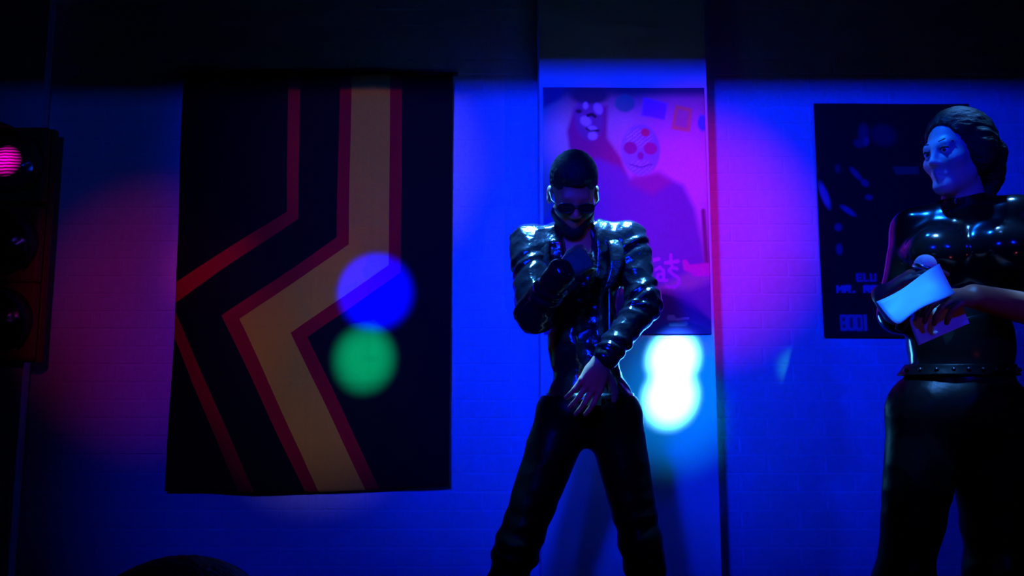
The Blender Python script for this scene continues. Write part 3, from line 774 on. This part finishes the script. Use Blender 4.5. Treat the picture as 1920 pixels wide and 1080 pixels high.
        md = l_.modifiers.new('t', 'SOLIDIFY'); md.thickness = .004; md.offset = 0
    for wr, el in ((wR, eR), (wL, eL)):
        d = norm(el-wr); c = wr+d*.012
        link('cuff', tube_mesh('cuff', [c-C0, c+d*.014-C0, c+d*.028-C0], [.0365, .0385, .0375], 20), M['leather'], jk)
    link('zip', tube_mesh('zip', [P(1142, y_, 2.428 + .00006*abs(y_-640))-C0 for y_ in range(500, 768, 12)], .0028, 6), M['metal'], jk)
    # trousers
    v = Vol((-.32, 2.30, 0.04), (.66, 2.75, .99), .005)
    v.ell(pelvis-np.array([0, 0, .02]), (.135, .104, .10), .05)
    v.cone(hR, kR, .086, .062, .05); v.cone(hL, kL, .086, .058, .05)
    v.cone(kR, aR, .062, .060, .03); v.cone(kL, aL, .058, .060, .03)
    v.half(P(1106, 742, Yc), (0, 0, 1))
    def tw(p):
        out = .003*fbm(p, 11, 14, True)
        zz = p[:, 2]; out += .006*np.exp(-((zz-.30)/.22)**2)*np.sin(zz*95+fbm(p, 6, 2)*4)
        return out
    tr = vol_obj('trousers', v, M['trousers'], root, 2, tw)
    # belt with buckle
    pts = []
    bc = P(1106, 748, Yc)
    for i in range(41):
        th = 2*math.pi*i/40; pts.append(bc + np.array([.134*math.cos(th), .104*math.sin(th), 0]))
    vs_ = [p+np.array([0, 0, h_])-C0 for h_ in (-.018, .018) for p in pts[:-1]]
    bl = link('belt', pmesh('belt', vs_, [(i, (i+1) % 40, 40+(i+1) % 40, 40+i) for i in range(40)], True), M['leather'], root)
    md = bl.modifiers.new('t', 'SOLIDIFY'); md.thickness = .004; md.offset = 1
    box_obj('buckle', bc-C0+np.array([-.024, -.112, -.02]), bc-C0+np.array([.024, -.104, .02]), M['metal'], bl, .003)
    for a in (aR, aL):
        v = Vol(a-np.array([.12, .30, .14]), a+np.array([.12, .16, .12]), .006)
        v.cone(a+np.array([0, .01, .06]), a+np.array([0, .01, -.04]), .058, .052, .03)
        v.cone(a+np.array([0, 0, -.055]), a+np.array([0, -.17, -.06]), .046, .042, .03); v.half((0, 0, .0), (0, 0, -1))
        vol_obj('boot', v, M['leather'], root, 1)
    tag(root, 'person in an open black glossy jacket, head bowed, one hand at the chin', 'person')
man()

# ================================================================== the woman
def woman():
    Yc = 2.22
    root = empty('person', (P(1790, 1370, Yc)[0], Yc, 0.0)); C0 = np.array(root.location)
    hc = P(1793, 288, 2.2); fw = norm((-.93, -.36, -.04)); R = frame(fw); s = .9
    nb = P(1812, 392, 2.24); chest = P(1812, 470, 2.24); waist = P(1800, 640, 2.24); hips = P(1797, 765, 2.24)
    sR, eR, wR = P(1715, 432, 2.30), P(1686, 588, 2.24), P(1656, 553, 2.01)
    sL, eL, wL = P(1905, 412, 2.15), P(1975, 590, 2.12), P(1826, 556, 1.97)
    hR, kR, aR = P(1738, 790, 2.24), P(1694, 1090, 2.2), P(1660, 1372, 2.24)
    hL, kL, aL = P(1852, 790, 2.24), P(1868, 1090, 2.2), P(1880, 1372, 2.24)
    aR[2] = aL[2] = .10
    fr = norm((-.42, -.9, 0)); rt = np.array([fr[1], -fr[0], 0])           # chest facing; rt towards her right
    TR = np.array([-rt, fr, [0, 0, 1.]])
    def torso(v, g, k=.05):
        v.ell(chest, (.150+g, .105+g, .145+g), k, TR.T); v.ell(waist, (.135+g, .108+g, .17+g), k); v.ell(hips, (.172+g, .125+g, .125+g), k)
        v.cone(sR, P(1812, 425, 2.25), .052+g, .066+g, k); v.cone(sL, P(1812, 425, 2.25), .052+g, .066+g, k)
        for sg, py in ((1, 470), (-1, 472)):
            c = chest + rt*sg*.078 + fr*.085 + np.array([0, 0, -.015])
            v.ell(c, (.080+g, .074+g, .070+g), .035)
    v = Vol((.80, 1.72, 0), (1.72, 2.50, 1.80), .0038)
    torso(v, -.010); v.cone(P(1815, 405, 2.25), P(1800, 345, 2.22), .056, .052, .03)
    head(v, hc, R, s, True)
    v.chain([sR, eR, wR], [.048, .042, .028], .02); v.chain([sL, eL, wL], [.050, .048, .031], .02)
    v.chain([hR, kR, aR], [.088, .055, .036], .03); v.chain([hL, kL, aL], [.088, .055, .036], .03)
    for a in (aR, aL): v.cone(a-np.array([0, .0, .05]), a+np.array([-.03, -.14, -.07]), .035, .026, .03)
    hand(v, wR, P(1722, 505, 1.94)-wR, (.20, .35, -.9), 1, curl=(20, 30, 18), thumb=(20, 18), s=.92)
    hand(v, wL, P(1765, 560, 1.93)-wL, (-.1, .5, -.9), -1, curl=(30, 40, 25), thumb=(25, 20), s=.95)
    vol_obj('body', v, M['skin_pale'], root, 1)
    L = lambda x, y, z: hc + s*(R[0]*x+R[1]*y+R[2]*z)
    # hair pulled back with a ponytail
    v = Vol(hc-np.array([.2, .2, .28]), hc+np.array([.24, .22, .2]), .0036)
    v.ell(L(0, -.022, .052), s*np.array([.088, .108, .098]), .01, R.T)
    v.ell(L(0, -.050, .01), s*np.array([.084, .085, .10]), .03, R.T)
    v.ell(L(0, .092, -.030), s*np.array([.080, .078, .118]), .015, R.T, 'sub')
    for sx in (-1, 1): v.ell(L(sx*.072, -.028, -.004), s*np.array([.034, .048, .062]), .02, R.T)
    v.half(L(0, -.02, -.075), -R[2]-.25*R[1])
    v.chain([L(0, -.115, .045), L(0, -.150, .01), L(.01, -.150, -.06), L(.012, -.130, -.15)], [.035, .038, .034, .014], .025)
    hr = vol_obj('hair', v, M['hair_long'], root, 1, lambda p: .0030*fbm(p, 60, 4, False, (.35, 1, 1)) + .0022*fbm(p, 110, 9, True, (.3, 1, 1)))
    # painted brows
    for sx in (-1, 1):
        link('eyebrow', tube_mesh('eyebrow', [L(sx*.017, .091, .026)-C0, L(sx*.034, .087, .030)-C0, L(sx*.052, .070, .020)-C0], [.003, .0034, .0016], 8), M['hair'], root)
        link('eyelashes', tube_mesh('eyelashes', [L(sx*.020, .0915, .003)-C0, L(sx*.032, .095, .006)-C0, L(sx*.046, .086, .002)-C0], [.0016, .0030, .0018], 8), M['hair'], root)
    for sx in (-1, 1):
        bm = bmesh.new(); bmesh.ops.create_uvsphere(bm, u_segments=16, v_segments=10, radius=.0128*s, matrix=Matrix.Translation(L(sx*.032, .0815, -.002)-C0))
        ey = link('eye', bm_mesh('eye', bm, True), M['eye'], root)
        bm = bmesh.new(); bmesh.ops.create_uvsphere(bm, u_segments=12, v_segments=8, radius=.0062*s, matrix=Matrix.Translation(L(sx*.031-.003, .0895, -.003)-C0))
        link('iris', bm_mesh('iris', bm, True), M['hair'], ey)
    # latex top with elbow-length sleeves
    v = Vol((.86, 1.95, .70), (1.66, 2.46, 1.52), .0045); torso(v, .006)
    v.cone(sR, eR, .062, .058, .03); v.cone(sL, sL+(eL-sL)*.75, .064, .060, .03)
    v.cone(P(1815, 420, 2.25), P(1806, 378, 2.24), .062, .058, .02)
    v.half(P(1806, 372, 2.24), (-.1, .05, 1)); v.half(hips-np.array([0, 0, .02]), (0, 0, -1))
    def tw(p): return .0012*fbm(p, 9, 21, True)
    tp = vol_obj('latex_top', v, M['latex'], root, 2, tw)
    c = P(1806, 380, 2.24)
    pts = [c + np.array([.062*math.cos(t_*math.pi/12), .062*math.sin(t_*math.pi/12), .012*math.cos(t_*math.pi/12)]) - C0 for t_ in range(25)]
    link('choker', tube_mesh('choker', pts, .006, 8, False), M['plastic'], root)
    link('choker_ring', tube_mesh('choker_ring', [Vector(pts[15])+Vector((.010*math.cos(t_*.52), -.008, .010*math.sin(t_*.52))) for t_ in range(13)], .002, 6, False), M['metal'], root)
    # leggings
    v = Vol((.82, 2.0, .03), (1.66, 2.46, .96), .005)
    v.ell(hips-np.array([0, 0, .0]), (.182, .136, .128), .05)
    v.chain([hR, kR, aR], [.100, .064, .050], .045); v.chain([hL, kL, aL], [.102, .066, .050], .045)
    v.half(P(1797, 690, 2.24), (0, 0, 1))
    vol_obj('leggings', v, M['trousers'], root, 2, lambda p: .003*fbm(p, 10, 31, True) + .0025*np.sin(p[:, 2]*60+4*fbm(p, 5, 1))*np.exp(-((p[:, 2]-.45)/.2)**2))
    # belt with studs, following the hips
    bc = P(1797, 694, 2.24)
    v = Vol((.90, 2.0, bc[2]-.05), (1.60, 2.46, bc[2]+.05), .004); torso(v, .010)
    v.ell(hips, (.186, .140, .132), .05); v.half(bc+np.array([0, 0, .016]), (0, 0, 1)); v.half(bc-np.array([0, 0, .016]), (0, 0, -1))
    Pb, _ = v.extract()
    bl = vol_obj('belt', v, M['trousers'], root, 1)
    for deg in range(185, 356, 17):
        th = math.radians(deg); dv = np.array([math.cos(th), math.sin(th)])
        rel = Pb[:, :2]-bc[:2]; sel = (np.abs(Pb[:, 2]-bc[2]) < .005)
        sc_ = np.where(sel, rel@dv - 6*np.abs(rel@np.array([-dv[1], dv[0]])), -9); p = Pb[int(np.argmax(sc_))]-C0
        bm = bmesh.new(); bmesh.ops.create_uvsphere(bm, u_segments=8, v_segments=6, radius=.006, matrix=Matrix.Translation((p[0], p[1], (bc-C0)[2])))
        link('stud', bm_mesh('stud', bm, True), M['gunmetal'], bl)
    for a in (aR, aL):
        v = Vol(a-np.array([.14, .28, .14]), a+np.array([.12, .16, .12]), .006)
        v.cone(a+np.array([0, .01, .06]), a+np.array([0, .01, -.04]), .052, .046, .03)
        v.cone(a+np.array([0, 0, -.055]), a+np.array([-.03, -.16, -.068]), .044, .032, .03); v.half((0, 0, .0), (0, 0, -1))
        vol_obj('boot', v, M['leather'], root, 1)
    tag(root, 'person in black latex with pulled-back dark hair reading from white cards', 'person')
woman()

# ================================================================== microphone and cards
def sheet(name, px, depth, m, label, bend=0.0, n=16):
    """a thin sheet through four photograph corners (tl, tr, br, bl) with depths"""
    c = [P(a[0], a[1], d) for a, d in zip(px, depth)]
    ctr = sum(c)/4; o_ = None; vs_, fs = [], []
    nrm = norm(np.cross(c[1]-c[0], c[3]-c[0]))
    for j in range(n+1):
        for i in range(n+1):
            u, v_ = i/n, j/n
            p = (c[0]*(1-u)+c[1]*u)*(1-v_) + (c[3]*(1-u)+c[2]*u)*v_
            p = p + nrm*bend*(math.sin(v_*math.pi) + .25*math.sin(u*5+v_*3))
            vs_.append(p-ctr)
    for j in range(n):
        for i in range(n):
            a = j*(n+1)+i; fs.append((a, a+1, a+n+2, a+n+1))
    o_ = link(name, pmesh(name, vs_, fs, True), m); o_.location = ctr
    md = o_.modifiers.new('t', 'SOLIDIFY'); md.thickness = .0012
    tag(o_, label, 'paper'); return o_
sheet('cue_card', [(1643, 566), (1762, 498), (1790, 545), (1692, 604)], (1.905, 1.895, 1.80, 1.79), M['paper'], 'bright bent white card held uppermost in the right-hand person\'s hands', .022)
sheet('paper_sheet', [(1702, 590), (1800, 556), (1818, 606), (1722, 648)], (1.995, 1.99, 1.975, 1.975), M['paper2'], 'white paper hanging below the bent card in front of the latex top', .004)
mr = empty('microphone', P(1735, 497, 1.955)); mo = np.array(mr.location)
bm = bmesh.new(); bmesh.ops.create_uvsphere(bm, u_segments=28, v_segments=18, radius=.0262); link('grille', bm_mesh('grille', bm, True), M['mic_grille'], mr)
ax = norm(P(1698, 590, 1.97)-mo)
link('grille_band', tube_mesh('grille_band', [ax*.006, ax*.013], [.0272, .0272], 24), M['metal'], mr)
link('handle', tube_mesh('handle', [ax*.018, ax*.03, ax*.05, ax*.17, ax*.175], [.0235, .021, .0165, .0115, .009], 20), M['plastic'], mr)
tag(mr, 'microphone with a pale round head above the white cards', 'microphone')
# ================================================================== spectator at the lower edge
def spectator():
    top = P(350, 1060, .66); root = empty('person', (top[0], .66, -.85))
    hc = top - np.array([0, 0, .118]); R = frame((.05, 1, -.05))
    v = Vol((top[0]-.34, .40, -.85), (top[0]+.34, .98, top[2]+.06), .008)
    head(v, hc, R, .9); nk = hc-np.array([0, .0, .13])
    v.cone(hc-np.array([0, .01, .08]), nk-np.array([0, 0, .06]), .055, .06, .03)
    v.cone(nk+np.array([-.15, 0, -.10]), nk+np.array([.15, 0, -.10]), .06, .06, .05)
    v.ell(nk-np.array([0, 0, .25]), (.16, .10, .22), .06); v.ell(nk-np.array([0, 0, .52]), (.15, .10, .16), .06)
    for sx in (-1, 1):
        sh = nk+np.array([sx*.17, 0, -.11]); el = sh+np.array([sx*.04, 0, -.28]); wr = el+np.array([-sx*.02, .08, -.22])
        v.chain([sh, el, wr], [.048, .040, .028], .03); hand(v, wr, (0, .15, -1), (-sx, 0, 0), sx, curl=(15, 20, 15))
        hp = nk+np.array([sx*.08, 0, -.62]); kn = np.array([hp[0]+sx*.01, .67, -.42]); an = np.array([hp[0]+sx*.02, .64, -.78])
        v.chain([hp, kn, an], [.078, .055, .042], .03); v.cone(an, an+np.array([0, .13, -.035]), .038, .032, .02)
    b = vol_obj('body', v, M['cloth'], root, 1)
    v = Vol(hc-.17, hc+.17, .005); s = .9; L = lambda x, y, z: hc + s*(R[0]*x+R[1]*y+R[2]*z)
    v.ell(L(0, -.022, .046), s*np.array([.090, .110, .095]), .01, R.T); v.ell(L(0, -.05, -.02), s*np.array([.08, .08, .09]), .03, R.T)
    v.ell(L(0, .10, -.04), s*np.array([.085, .08, .11]), .015, R.T, 'sub')
    vol_obj('hair', v, M['hair'], root, 1, lambda p: .0015*fbm(p, 90, 6))
    tag(root, 'spectator\'s dark head just showing at the bottom edge below the banner', 'person')
spectator()
